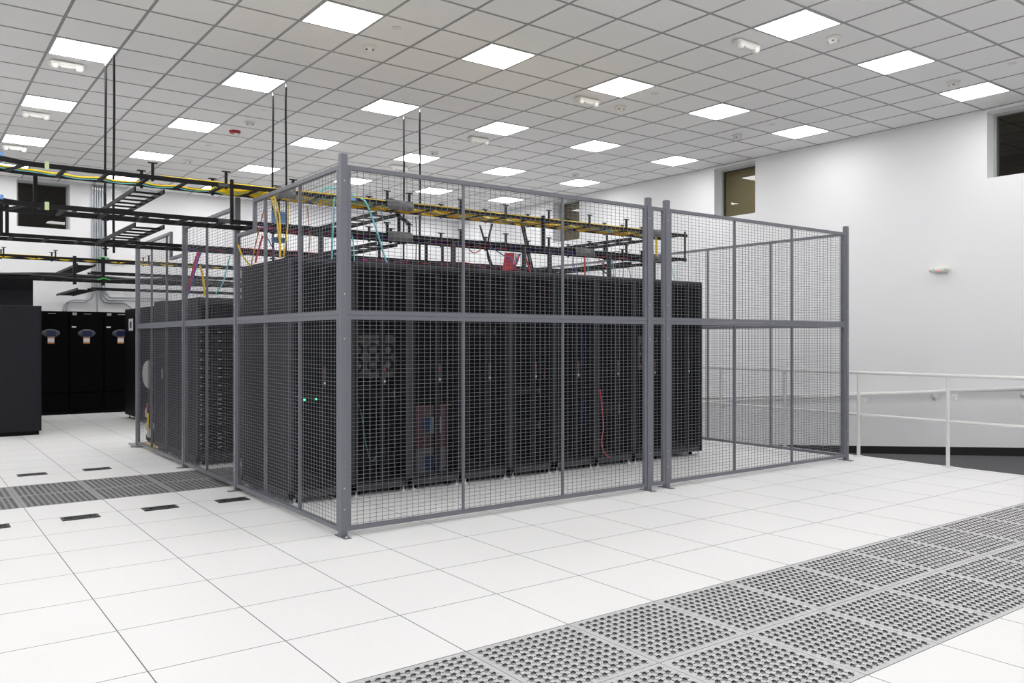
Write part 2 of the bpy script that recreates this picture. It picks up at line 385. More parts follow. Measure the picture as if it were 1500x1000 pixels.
# ceiling devices (found by their place on the grid)
def device(kind, pts, make, labels, group):
    p = None
    for (m, n), lab in zip(pts, labels):
        if p is None: p = make(); o = p
        else: o = copy_tree(p)
        o.location = (CX0+m*T, CY0+n*T, HC+.004); tag(o, lab, {'emergency_light': 'emergency light', 'smoke_detector': 'smoke detector', 'sprinkler_cover': 'sprinkler', 'strobe': 'alarm strobe'}[kind], group)
def mk_em():
    t = thing('emergency_light', '', 'emergency light')
    b = MB(); b.box(-.175, .175, -.058, .058, -.066, 0, c=.02); b.box(-.07, .07, -.05, .05, -.078, -.06, c=.01); b.build('housing', 'offwhite', t)
    for s in (-1, 1):
        MB().lathe([(.001, -.098), (.022, -.097), (.036, -.086), (.042, -.066), (.042, -.04), (.001, -.034)], (s*.125, -.022, 0), 16).build('lamp_head', 'offwhite', t)
    return t
def mk_smoke():
    t = thing('smoke_detector', '', 'smoke detector')
    MB().lathe([(.001, 0), (.078, 0), (.078, -.012), (.068, -.02), (.001, -.02)], n=24).build('base', 'offwhite', t)
    h_ = MB().lathe([(.05, -.019), (.055, -.03), (.046, -.055), (.03, -.066), (.001, -.068)], n=20); hd = h_.build('head', 'offwhite', t)
    s = MB()
    for k in range(4):
        a = k*math.pi/2+.5; s.beam((.047*math.cos(a-.28), .047*math.sin(a-.28), -.044), (.047*math.cos(a+.28), .047*math.sin(a+.28), -.044), .012, .014)
    s.build('vent_slots', 'darkslot', hd); return t
def mk_cap():
    t = thing('sprinkler_cover', '', 'sprinkler')
    MB().lathe([(.001, -.008), (.04, -.008), (.043, -.005), (.043, 0), (.001, 0)], n=24).build('cover_plate', 'offwhite', t)
    MB().lathe([(.001, .0), (.035, .0), (.035, .006)], n=16).build('collar', 'darkslot', t); return t
def mk_strobe():
    t = thing('alarm_strobe', '', 'alarm strobe')
    MB().lathe([(.001, 0), (.085, 0), (.085, -.02), (.07, -.04), (.001, -.042)], n=8, smooth=False).build('housing', 'redcase', t)
    MB().lathe([(.04, -.04), (.038, -.06), (.022, -.075), (.001, -.08)], (.02, -.01, 0), 14).build('lens', 'lens', t); return t
device('emergency_light', [(-2.63, 5.35), (-2.64, 9.43), (-2.66, 13.32), (6.55, 5.55), (6.55, 9.6), (6.48, 1.46), (6.46, -2.55)], mk_em,
       ['white twin-head emergency light on the ceiling, nearest the top left corner', 'white twin-head emergency light, middle one of three in the far left light row',
        'white twin-head emergency light, farthest of three beside the far left lights', 'white emergency light on the ceiling high above the middle of the front cage side',
        'white emergency light on the ceiling just above the cage rail beside the corner post', 'white emergency light on the ceiling beside the smoke detector, over the right cage half',
        'large white emergency light on the ceiling nearest the camera at top right'], 'ceiling emergency lights')
device('smoke_detector', [(1.42, 1.39), (6.47, 7.52), (7.47, 1.5), (7.45, -3.54), (11.49, -3.57), (11.52, 1.59), (11.46, 7.52), (1.45, 12.45), (1.46, 7.44)], mk_smoke,
       ['round white smoke detector just below the topmost light, above the cage corner post', 'round white smoke detector behind the hanging rods right of the corner post',
        'round white smoke detector beside the emergency light at the ceiling centre', 'round white smoke detector just right of the large light at the top right',
        'round white smoke detector at the left corner of the light nearest the right wall', 'round white smoke detector in front of the small light near the right wall window',
        'round white smoke detector at the far end of the ceiling beside the back right light', 'small round white smoke detector far back over the left tray, left of the cage',
        'round white smoke detector next to the red alarm strobe'], 'ceiling smoke detectors')
device('sprinkler_cover', [(1.38, .36), (6.38, 6.38), (1.36, 6.3), (1.4, 10.34), (6.33, -4.66), (11.26, -4.71), (7.37, .4), (11.38, .49), (11.38, 6.46)], mk_cap,
       ['flat round sprinkler cover just right of the topmost light above the corner post', 'flat round sprinkler cover left of the light over the middle of the cage',
        'flat round sprinkler cover behind the light at the second pair of hanging rods', 'flat round sprinkler cover in the ceiling left of the red alarm strobe',
        'flat round sprinkler cover at the top edge above the large right light', 'flat round sprinkler cover nearest the right wall above the last light',
        'flat round sprinkler cover right of the light at the ceiling centre', 'flat round sprinkler cover left of the small light near the right wall', 'flat round sprinkler cover far back near the back right lights'], 'sprinkler covers')
device('strobe', [(1.45, 8.46)], mk_strobe, ['red alarm strobe with clear lens on the ceiling above the left tray'], None)
# emergency light on the right wall
t = thing('wall_emergency_light', 'white oval emergency light on the right wall above the ramp handrail', 'emergency light', (XW, 1.94, 2.385))
b = MB(); N = 20
prof = []
for k in range(9):
    a = math.pi*k/8-math.pi/2; prof.append((.048*math.cos(a)**.6 if abs(math.cos(a)) > 1e-6 else .001, .10*math.sin(a)))
b.lathe(prof, (-.035, 0, 0), 16, axis='y'); b.build('housing', 'offwhite', t)
for s in (-1, 1): MB().lathe([(.001, -.045), (.03, -.042), (.038, -.02), (.034, .01), (.001, .012)], (-.06, s*.105, .0), 16, axis='x').build('lamp_head', 'offwhite', t)
MB().box(-.088, -.080, -.008, .008, -.03, -.018).build('indicator', 'ledred', t)
MB().box(-.012, 0, -.06, .06, -.045, .045).build('back_plate', 'offwhite', t)

# ------------------------------------------------------------------ perforated floor panels
def mk_panel(pm='panel', slot=.0118, dm='damper'):
    p = thing('perforated_floor_panel', '', 'floor panel')
    b = MB(); n = 12; w = .0469; o0 = -n*w/2; zt, zb = .0, -.004
    E_ = T/2-.002
    b.box(-E_, E_, -E_, o0, -.03, zt); b.box(-E_, E_, -o0, E_, -.03, zt); b.box(-E_, o0, o0, -o0, -.03, zt); b.box(-o0, E_, o0, -o0, -.03, zt)
    a = w/2; s1, s2, dp = .0052, .0026, .0048; edge = [(-s1, 0), (-s2, dp), (s2, dp), (s1, 0)]; out = []
    for q in range(4):                       # cell outline: corners and half round holes at the edge middles
        f = lambda u, v: [(v, u), (-u, v), (-v, -u), (u, -v)][q]
        out.append(f(-a, a)); out += [f(u, a-v) for u, v in edge]
    A, Bm = .0262, slot; inn = []
    for x, y in out:                         # slot set diagonally across the cell
        t_ = math.atan2(y, x)-math.pi/4; r_ = 1/math.sqrt((math.cos(t_)/A)**2+(math.sin(t_)/Bm)**2)
        inn.append((r_*math.cos(t_+math.pi/4), r_*math.sin(t_+math.pi/4)))
    K = len(out)
    for i in range(n):
        for j in range(n):
            cx, cy = o0+(i+.5)*w, o0+(j+.5)*w
            vs = [(cx+x, cy+y, zt) for x, y in out]+[(cx+x, cy+y, zt) for x, y in inn]+[(cx+x, cy+y, zb) for x, y in inn]
            b._add(vs[:2*K], [(k, (k+1) % K, K+(k+1) % K, K+k) for k in range(K)]); b._add(vs[K:], [(k, (k+1) % K, K+(k+1) % K, K+k) for k in range(K)], 1)
    b.build('top_plate', [pm, 'holewall'], p)
    d = MB(); k = -E_+.02
    while k < E_-.02: d.beam((-E_+.01, k, -.010), (E_-.01, k, -.010), .0095, .003); k += .0135
    d.build('damper', dm, p)
    return p
def perf_strip(i0, i1, rowsdef, group, phrase, kw={}):
    pp = None
    for j, rowname in rowsdef:
        vis = [i for i in range(i0, i1) if seen([((i+a)*T, -(j+b)*T, 0) for a in (.04, .5, .96) for b in (.04, .5, .96)])]
        for k, i in enumerate(vis):
            if pp is None: pp = mk_panel(**kw); o = pp
            else: o = copy_tree(pp)
            o.location = ((i+.5)*T, -(j+.5)*T, 0)
            tag(o, 'perforated floor panel, %s from the left in the %s %s' % (ORD[k+1], rowname, phrase), 'floor panel', group)
perf_strip(-3, 11, ((1, 'cage side row of'), (2, 'camera side row of')), 'perforated panels of the front strip', 'the front strip')
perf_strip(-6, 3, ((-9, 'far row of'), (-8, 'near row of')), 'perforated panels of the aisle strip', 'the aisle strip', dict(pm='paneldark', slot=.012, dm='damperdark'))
# brush grommets
bp = None
for (x, y), lab in (((-2.50, 5.83), 'black brush grommet cut off by the left picture edge'), ((-1.483, 5.83), 'black brush grommet in the white floor, second of the near row'),
                    ((-.486, 5.86), 'black brush grommet in the white floor, third of the near row'), ((.50, 5.835), 'black brush grommet in the floor beside the cage side post foot'),
                    ((-1.539, 10.14), 'black brush grommet behind the aisle strip, left of the far pair'), ((-.52, 10.14), 'black brush grommet behind the aisle strip, right of the far pair')):
    if bp is None:
        bp = thing('brush_grommet', '', 'grommet'); f = MB(); w, d = .135, .07
        f.box(-w, w, -d, -d+.016, 0, .006); f.box(-w, w, d-.016, d, 0, .006); f.box(-w, -w+.018, -d+.016, d-.016, 0, .006); f.box(w-.018, w, -d+.016, d-.016, 0, .006)
        f.build('frame', 'brushframe', bp); s = MB(); s.box(-w+.018, w-.018, -d+.016, -.001, 0, .003); s.box(-w+.018, w-.018, .001, d-.016, 0, .003); s.build('brush', 'brush', bp)
        s = MB()
        for k in (-1, 1): s.lathe([(.001, .008), (.008, .008), (.009, .005), (.009, 0)], (k*.07, -.0, 0), 10)
        s.build('screw', 'black', bp); o = bp
    else: o = copy_tree(bp)
    o.location = (x*T, y*T, 0); tag(o, lab, 'grommet', 'floor brush grommets')

# ------------------------------------------------------------------ wire mesh cage
FW, FD = .031, .03                              # panel frame width and depth
def wires(L0, L1, z0, z1, skip=None):
    b = MB(); dx, dz, r = .0515, .0293, .00122
    n = int((L1-L0)/dx); o = L0+((L1-L0)-n*dx)/2
    for k in range(n+1):
        x = o+k*dx; b.box(x-r, x+r, -r, r, z0, z1 if not (skip and skip[0] < x < skip[1]) else min(z1, skip[2]))
    n = int((z1-z0)/dz); o = z1-.012-n*dz
    for k in range(n+1):
        z = o+k*dz
        if z < z0: continue
        a, c = L0, L1
        if skip and z > skip[2]:
            if skip[0] <= L0+.05: a = skip[1]
            else: c = skip[0]
        b.box(a, c, r-.0002, 3*r-.0002, z-r, z+r)
    return b
def mesh_panel(root, L0, L1, z0, z1, bars, notch=None):
    """one framed panel in the run's local frame (x along the run); notch = (x0, x1, z)"""
    f = MB(); y0, y1 = -FD/2, FD/2
    f.box(L0, L1, y0, y1, z0, z0+FW)
    if not notch:
        f.box(L0, L1, y0, y1, z1-FW, z1); f.box(L0, L0+FW, y0, y1, z0+FW, z1-FW); f.box(L1-FW, L1, y0, y1, z0+FW, z1-FW)
    else:
        a, c, zn = notch; lo = a <= L0+.05
        f.box(a if not lo else L0, c if lo else L1, y0, y1, zn-FW, zn)
        if lo:
            f.box(c, L1, y0, y1, z1-FW, z1); f.box(c, c+FW, y0, y1, zn-FW, z1-FW); f.box(L0, L0+FW, y0, y1, z0+FW, zn-FW); f.box(L1-FW, L1, y0, y1, z0+FW, z1-FW)
        else:
            f.box(L0, a, y0, y1, z1-FW, z1); f.box(a-FW, a, y0, y1, zn-FW, z1-FW); f.box(L0, L0+FW, y0, y1, z0+FW, z1-FW); f.box(L1-FW, L1, y0, y1, z0+FW, zn-FW)
    fo = f.build('panel_frame', 'cage', root)
    wires(L0+FW, L1-FW, z0+FW, z1-FW, notch and (notch[0], notch[1], notch[2]-FW)).build('wire_mesh', 'wire', fo)
    for x in bars:
        zt = z1-FW
        MB().box(x-.007, x+.007, -.012, .012, z0+FW, zt).build('stiffener', 'cage', fo)
def post(root, x, h=2.742):
    p = MB(); a = .0255; p.box(x-a, x+a, -a, a, .006, h, c=.003)
    p.box(x-a+.003, x+a-.003, -a+.003, a-.003, h-.001, h+.002)
    po = p.build('post', 'cage', root)
    MB().box(x-.027, x+.027, -.085, .085, 0, .006).build('base_plate', 'cage', po)
    s = MB()
    for y in (-.062, .062): s.lathe([(.001, .016), (.008, .015), (.009, .006)], (x, y, 0), 10)
    for z in (.20, .35, 1.42, 1.74, 2.55):
        for sy in (-1, 1): s.lathe([(.001, sy*.004), (.0045, sy*.003), (.0055, 0)], (x, sy*a, z), 8, axis='y')
    s.build('bolt', 'bolt', po)
def run(label, loc, rz, length, posts, panels):
    root = thing('cage_partition', label, 'wire cage', loc, rz, 'sides of the wire mesh cage')
    for x in posts: post(root, x)
    for L0, L1, bars, notch in panels:
        mesh_panel(root, L0, L1, .040, 1.5905, bars, None)
        mesh_panel(root, L0, L1, 1.5925, 2.667, bars if not notch else [b for b in bars if not notch[0] <= b <= notch[1]], notch)
    return root
XC, YC = .500, 1.731
e = .0265
run('long grey wire mesh front side of the server cage facing the camera', (XC, YC, 0), 0, 6.4, (0, 3.108, 3.357, 6.408),
    [(e, 3.108-e, (1.033, 2.06), None), (3.108+e, 3.357-e, (), None), (3.357+e, 6.408-e, (4.374, 5.355), None)])
# the left side runs away from the corner; local x is measured from its own first post
run('grey wire mesh left side of the cage, receding along the aisle, notched for trays', (XC-.01, YC, 0), R(90), 6.2, (3.99-YC, 5.735-YC, 7.95-YC),
    [(e, 3.99-YC-e, (2.486-YC, 3.245-YC), (3.53-YC, 3.99-YC-e, 2.40)), (3.99-YC+e, 5.735-YC-e, (4.917-YC,), None), (5.735-YC+e, 7.95-YC-e, (6.494-YC, 7.21-YC), (5.735-YC+e, 6.285-YC, 2.372))])
run('grey wire mesh right side of the cage, backlit against the white wall', (XC+6.408, YC, 0), R(90), 6.2, (3.10, 6.2),
    [(e, 3.10-e, (1.035, 2.05), None), (3.10+e, 6.2-e, (4.13, 5.16), None)])

# ------------------------------------------------------------------ server racks
def foot_set(root, x0, x1, y0, y1):
    for x in (x0+.05, x1-.05):
        for y in (y0+.022, y1-.06):
            MB().lathe([(.001, 0), (.024, 0), (.024, .008), (.009, .012), (.009, .052), (.001, .052)], (x, y, 0), 12).build('levelling_foot', 'foot', root)
    for x in (x0+.105, x1-.105):
        MB().lathe([(.001, -.012), (.028, -.012), (.028, .012), (.001, .012)], (x, y0+.10, .028), 14, axis='x').build('caster', 'black', root)
def rack(x0, x1, y0, y1, h, label, group, doors=True, name='server_rack', z0=.05):
    r = thing(name, label, 'server rack', ((x0+x1)/2, (y0+y1)/2, 0), group=group)
    w, d = (x1-x0)/2-.002, (y1-y0)/2
    f = MB(); p = .042
    for sx in (-1, 1):
        for sy in (-1, 1): f.box(sx*w, sx*(w-p), sy*d, sy*(d-.05), z0, h)
    f.box(-w, w, -d, d, z0, z0+.06); f.box(-w+p, w-p, -d, -d+.05, h-.06, h); f.box(-w+p, w-p, d-.05, d, h-.06, h)
    f.build('frame', 'rackpost', r)
    MB().box(-w+.002, w-.002, -d+.005, d-.005, h-.012, h+.004).build('top_panel', 'rack', r)
    for sx in (-1, 1): MB().box(sx*(w), sx*(w-.006), -d+.05, d-.05, z0+.06, h-.012).build('side_panel', 'side', r)
    MB().box(-w+p, w-p, d-.03, d-.01, z0+.06, h-.06).build('rear_panel', 'black', r)
    m = MB()
    for sx in (-1, 1): m.box(sx*(w-.06), sx*(w-.075), -d+.14, -d+.17, z0+.06, h-.06)
    m.build('mounting_rail', 'rackpost', r)
    foot_set(r, -w, w, -d, d)
    if doors:
        for sx in (-1, 1):
            a, c = (-w+.03, -.003) if sx < 0 else (.003, w-.03)
            D = MB(); t = .022; zb, zt = z0+.065, h-.03; yf = -d-.022
            D.box(a, a+t, yf, -d-.002, zb, zt); D.box(c-t, c, yf, -d-.002, zb, zt); D.box(a+t, c-t, yf, -d-.002, zb, zb+.03); D.box(a+t, c-t, yf, -d-.002, zt-.03, zt)
            do = D.build('door', 'rack', r)
            MB().box(a+t, c-t, -d-.013, -d-.011, zb+.03, zt-.03).build('perforated_sheet', 'perf', do)
            if sx > 0:
                H_ = MB(); H_.box(a, a+.022, yf-.018, yf, 1.0, 1.18, c=.004); H_.build('handle', 'rackpost', do)
                MB().lathe([(.001, -.004), (.009, -.003), (.010, 0)], (a+.011, yf-.018, 1.035), 10, axis='y').build('lock', 'bolt', do)
                MB().box(a+.003, a+.019, yf-.020, yf-.018, 1.135, 1.15).build('badge', 'redcase', do)
    return r
RY0, RY1, RH = 3.04, 4.28, 2.118
RX = [.625, 1.205, 1.795, 2.385, 2.97, 3.555, 4.145, 4.735, 5.325, 5.915]
names = ['server rack at the left end of the caged front row, side panel facing the aisle', 'black server rack with grey fan module, second from the left in the caged row',
         'black server rack with two plastic bags hanging inside, third in the caged row', 'black server rack, fourth from the left in the caged front row, beside the bag rack',
         'server rack, fifth from the left in the caged front row, with white cable ties', 'black server rack, sixth from the left in the caged front row, with blue cabling',
         'black server rack, seventh from the left in the caged row, red cable at its foot', 'black server rack, eighth from the left, just behind the twin cage posts',
         'black server rack at the right end of the caged front row']
for k in range(9): rack(RX[k], RX[k+1], RY0, RY1, RH, names[k], 'front row of racks in the cage')
# second row across the cold aisle
rack(.62, 1.20, 5.74, 7.02, 1.885, 'black network rack with rows of patch ports behind the cold aisle', 'second row of racks in the cage', doors=False, name='network_rack')
rack(.62, 1.20, 7.04, 7.66, 1.90, 'narrow black cabinet behind the network rack, white handle sliver on its side', 'second row of racks in the cage', doors=False, name='network_cabinet')
rack(1.22, 1.80, 5.74, 7.02, 1.885, 'black rack right of the network rack, mostly hidden by the first rack side', 'second row of racks in the cage', doors=False, name='network_rack')
B(.606, .618, 7.19, 7.21, .93, 1.05, 'handle', 'bolt', bpy.data.objects['network_cabinet'])
hn = bpy.data.objects['handle'] if 'handle' in bpy.data.objects else None
o = [c for c in bpy.data.objects['network_cabinet'].children if c.name.startswith('handle')][0]; o.location = (-.91, -7.35, 0)
# patch panels in the network rack
pz = [1.62, 1.50, 1.40, 1.29, 1.19, 1.09, .99, .89, .79, .735, .68, .625, .57, .515, .46, .34, .29, .24, .19]
pproto = None
for k, z in enumerate(pz):
    if pproto is None:
        pproto = thing('patch_panel', '', 'patch panel'); q = MB(); q.box(-.235, .235, 0, .12, -.021, .021); q.build('face', 'black', pproto)
        q = MB()
        for i in range(12): q.box(-.2+i*.034, -.2+i*.034+.02, -.006, 0, -.009, .009)
        q.build('ports', 'fan', pproto); q = MB()
        for s in (-1, 1): q.lathe([(.001, -.02), (.008, -.02), (.011, -.008), (.011, 0)], (s*.22, 0, .0), 8, axis='y')
        q.box(-.03, .01, -.016, 0, -.006, .006); q.build('connector', 'steel', pproto); o = pproto
    else: o = copy_tree(pproto)
    o.location = (.91, 5.83, z)
    tag(o, 'black patch panel with small silver connectors, %s from the top of the network rack' % ORD[k+1], 'patch panel', 'patch panels in the network rack')
# gear in the front row
def fan_module(x0, x1, z0, z1, y, cols, label):
    t = thing('fan_module', label, 'fan module', ((x0+x1)/2, y, (z0+z1)/2), group='fan modules in the racks'); w, h_ = (x1-x0)/2, (z1-z0)/2
    MB().box(-w, w, 0, .25, -h_, h_, c=.006).build('chassis', 'chassis', t)
    cw = 2*w/cols
    for i in range(cols):
        cx = -w+(i+.5)*cw
        for cz in (h_*.30, -h_*.42):
            f = MB().lathe([(.001, -.003), (cw*.40, -.003), (cw*.42, 0)], (cx, 0, cz), 24, axis='y').build('fan', 'fan', t)
            MB().lathe([(.001, -.014), (cw*.17, -.013), (cw*.20, -.003)], (cx, 0, cz), 18, axis='y').build('hub', 'hub', f)
        MB().tube(smooth([(cx-cw*.33, 0, h_*.86), (cx-cw*.33, -.03, h_*.80), (cx-cw*.22, -.045, h_*.66), (cx+cw*.22, -.045, h_*.66), (cx+cw*.33, -.03, h_*.80), (cx+cw*.33, 0, h_*.86)], 3), .006, 6).build('handle', 'hub', t)
fan_module(1.27, 1.73, 1.06, 1.46, 3.20, 3, 'grey fan module with round fans and loop handles in the second rack')
fan_module(4.98, 5.28, 1.06, 1.46, 3.20, 2, 'grey fan module at the right side of the eighth rack behind the twin posts')
def bag(cx, cz, w, h_, y, mats, label):
    t = thing('plastic_bag', label, 'bag', (cx, y, cz), group='plastic bags in the third rack'); b = MB(); n = 12; vs = []; fs = []
    for side in (-1, 1):
        o0 = len(vs)
        for i in range(n+1):
            for j in range(n+1):
                u, v = i/n*2-1, j/n*2-1; bul = max(0, (1-u**4)*(1-v**4))**.6*.022+.004*math.sin(7*u+3*v)*math.cos(5*v-2*u)*(1-u*u)*(1-v*v)
                vs.append((u*w/2, side*bul, v*h_/2))
        for i in range(n):
            for j in range(n):
                a = o0+i*(n+1)+j; q = (a, a+1, a+n+2, a+n+1); fs.append(q if side > 0 else q[::-1])
    b._add(vs, fs, 0, True); b.build('film', mats, t); return t
t = bag(2.06, .575, .34, .42, 3.10, 'filmred', 'red edged plastic bag with blue and white label, upper of two in the third rack')
q = MB()
q.box(-.17, .17, -.006, .006, .2, .212); q.box(-.172, -.16, -.006, .006, -.21, .2); q.box(.16, .172, -.006, .006, -.21, .2); q.build('seal', 'red', t)
MB().box(-.10, -.01, -.034, -.026, -.03, .10).build('label_sticker', 'labelblue', t, label='blue label sticker'); MB().box(-.01, .10, -.034, -.026, -.06, .10).build('label_sticker', 'labelwhite', t, label='white label sticker')
MB().tube(smooth([(-.13, -.03, -.14), (-.05, -.034, -.10), (.03, -.03, -.15), (-.1, -.033, -.17)], 5), .006, 6).build('cable', 'orange', t)
MB().box(.08, .23, -.012, -.004, .20, .214).build('tab', 'orange', t)
t = bag(2.055, .23, .36, .30, 3.10, 'film', 'clear grey plastic bag with blue label, lower of two in the third rack')
MB().box(-.07, .02, -.034, -.026, -.06, .08).build('label_sticker', 'labelblue', t, label='blue label sticker'); MB().box(.02, .09, -.034, -.026, -.03, .07).build('label_sticker', 'labelwhite', t, label='white label sticker')
# a switch with two green lamps in the first rack
t = thing('network_switch', 'black network switch with two green lights in the first rack', 'network switch', (.905, 3.19, .885)); MB().box(-.22, .22, 0, .3, -.022, .022).build('chassis', 'fan', t)
for x in (-.085, .025): MB().box(x-.007, x+.007, -.006, 0, -.007, .007).build('indicator', 'ledgreen', t)
def server(x, z, h_, label, w=.44, cat='server', leds=()):
    t = thing('rack_server', label, cat, (x, 3.20, z), group='servers in the front row'); MB().box(-w/2, w/2, 0, .6, -h_/2, h_/2, c=.003).build('chassis', 'rack', t)
    MB().box(-w/2+.02, w/2-.02, -.004, 0, -h_/2+.008, h_/2-.008).build('bezel', 'fan', t)
    for sx in (-1, 1): MB().box(sx*w/2, sx*(w/2-.014), -.02, 0, -h_/2+.006, h_/2-.006).build('ear_handle', 'grey', t)
    return t
server(1.50, .90, .085, 'black rack server just below the grey fan module in the second rack'); server(1.50, .30, .13, 'black rack server low in the second rack beside the corner post')
server(3.26, .87, .06, 'black rack server in the fifth rack beside white cable ties'); server(3.26, .50, .09, 'black rack server low in the fifth rack')
server(4.44, .62, .13, 'black rack server in the seventh rack right of the red cable'); server(2.68, 1.5, .09, 'black rack server high in the fourth rack')

# ------------------------------------------------------------------ cabinets and air units at the left
t = thing('tall_black_cabinet', 'broad black cabinet end cut off by the left picture edge', 'cabinet', (-1.0, 10.85, 0)); MB().box(-.66, .655, -.55, .55, .06, 1.92, c=.006).build('body', 'side', t)
MB().box(-.64, .63, -.53, .53, 0, .06).build('plinth', 'black', t); MB().box(.628, .66, -.553, -.545, .06, 1.92).build('corner_post', 'rack', t)
s = MB()
for z in (.95, 1.85): s.lathe([(.001, -.004), (.007, -.003), (.008, 0)], (.55, -.55, z), 8, axis='y')
s.build('screw', 'black', t)
xb = at(48.5, 430, Y=11.97).x
t = thing('tall_black_cabinet', 'taller black cabinet standing behind the broad cabinet at the left edge', 'cabinet', (xb-.55, 12.42, 0)); MB().box(-.55, .55, -.45, .45, .05, 2.42, c=.006).build('body', 'rack', t)
MB().box(-.52, .52, -.42, .42, 0, .05).build('plinth', 'black', t)
MB().box(-.55, .55, -.455, -.45, 2.24, 2.25).build('seam', 'black', t)
acn = ['black cooling unit with oval display, leftmost of three along the back wall', 'black cooling unit with oval display, middle of three along the back wall', 'black cooling unit with oval display, half hidden by the side cabinet']
AX1, AX2 = at(100.8, 500, Y=13.8).x, at(151.8, 500, Y=13.8).x; AXW = AX2-AX1; AX0 = AX1-AXW
for k, lab in enumerate(acn):
    x0 = AX0+AXW*k
    t = thing('cooling_unit', lab, 'air conditioner', (x0+AXW/2, 14.03, 0), group='cooling units along the back wall')
    MB().box(-AXW/2+.002, AXW/2-.002, -.225, .2, .05, 1.955, c=.004).build('body', 'acblack', t); MB().box(-.287, .287, -.205, .19, 0, .05).build('plinth', 'black', t)
    d = MB().box(-.287, .287, -.25, -.226, .42, 1.87, c=.004).build('door', 'acblack', t)
    MB().box(-.287, .287, -.247, -.226, .10, .40, c=.004).build('lower_panel', 'acblack', t)
    ov = MB(); prof = [(.155, 0), (.15, -.012), (.12, -.02), (.001, -.02)]
    vs = []
    ov.lathe(prof, (0, -.25, 0), 28, axis='y')
    ov.v = [(x, y, z*.5+1.54) for x, y, z in ov.v]; oo = ov.build('control_panel', 'oval', t)
    MB().box(-.078, .078, -.277, -.269, 1.485, 1.585).build('screen', 'screen', oo)
    b = MB()
    for i in range(5): b.box(-.06+i*.026, -.044+i*.026, -.277, -.271, 1.463, 1.475)
    b.build('buttons', 'grey', oo)
    MB().box(-.055, .055, -.254, -.25, 1.37, 1.46).build('sticker', 'labelwhite', t, label='white sticker'); b = MB(); b.box(-.056, .056, -.255, -.25, 1.445, 1.465); b.box(-.056, .056, -.255, -.25, 1.345, 1.368); b.build('sticker_band', 'lorange', t, label='orange sticker bands')
    MB().box(-.255, -.18, -.254, -.25, 1.65, 1.675).build('tag_plate', 'labelwhite', t)
    b = MB(); b.box(-.05, .08, -.254, -.25, 1.905, 1.915); b.build('badge', 'logo', t)
    q = MB(); q.box(-.24, -.165, -.231, -.225, 1.885, 1.935); q.build('vent_grille', 'logo', t)
t = thing('power_cabinet', 'black cabinet with a white data label left of the cage end post', 'cabinet', (1.27, 11.2, 0)); MB().box(0, .8, -1.25, 1.3, .07, 1.965, c=.005).build('body', 'acblack', t)
for y in (-1.15, 1.2):
    for x in (.06, .74): MB().lathe([(.001, 0), (.03, 0), (.03, .01), (.012, .015), (.012, .072)], (x, y, 0), 10).build('levelling_foot', 'bolt', t)
p0, p1 = at(188.5, 467, X=1.265), at(194.5, 484, X=1.265)
MB().box(-.006, 0, p1.y-11.2, p0.y-11.2, p1.z, p0.z).build('data_label', 'labelwhite', t); ym = (p0.y+p1.y)/2-11.2; w = abs(p0.y-p1.y)
MB().box(-.009, -.005, ym-w*.2, ym+w*.2, p1.z+.05, p0.z-.05).build('label_bars', 'fan', t)
# hand truck
hx, hy = .70, 8.06
t = thing('hand_truck', 'upright hand truck with grey curved guard at the far end of the cage side', 'hand truck', (hx, hy, 0))
f = MB()
for s in (-1, 1): f.tube([(0, s*.17, .08), (0, s*.17, 1.02)]+[(0, s*(.17-.03*k), 1.02+.04*k) for k in (1, 2)], .014, 8)
f.tube([(0, -.11, 1.10), (0, .11, 1.10)], .014, 8)
for z in (.2, .45, .75): f.box(-.012, .012, -.17, .17, z-.015, z+.015)
f.build('frame', 'rackpost', t)
MB().box(-.26, .0, -.2, .2, .012, .022).build('toe_plate', 'grey', t)
for s in (-1, 1): MB().lathe([(.001, -.02), (.085, -.02), (.09, 0), (.085, .02), (.001, .02)], (.05, s*.2, .09), 18, axis='y').build('wheel', 'black', t)
c = MB(); P = []
for k in range(9):
    a = math.pi*k/8; P.append((-.03-.10*math.sin(a)*.4, .02+.16*math.sin(a), .95-.19*math.cos(a)))
vs = [p for p in P]+[(p[0]-.02, p[1], p[2]) for p in P]; n = len(P)
c._add(vs, [tuple(range(n)), tuple(range(2*n-1, n-1, -1))]+[(i, i+1, n+i+1, n+i) for i in range(n-1)]+[(n-1, 0, n, 2*n-1)])
c.build('guard', 'chassis', t, label='grey curved guard')
MB().box(-.05, -.035, .06, .085, .10, .42).build('strap', 'yellow', t, label='yellow strap'); MB().box(-.05, -.035, .10, .12, .40, .56).build('strap', 'red', t, label='red strap')
for z, yv in ((.42, .17), (.16, .0), (.24, .12)): MB().box(-.05, -.03, yv-.03, yv+.03, z-.06, z+.06, c=.008).build('clip', 'hub', t)
yl = MB(); yl.tube(smooth([(.575, 7.82, .02), (.59, 7.65, .02), (.57, 7.5, .02), (.585, 7.36, .02)], 5), .018, 8); yl.tube(smooth([(.58, 7.80, .05), (.57, 7.65, .055), (.585, 7.5, .05), (.575, 7.38, .02)], 5), .018, 8)
o = yl.build('yellow_cable', 'yellow'); tag(o, 'yellow cable lying on the floor at the cage end beside the hand truck', 'cable')

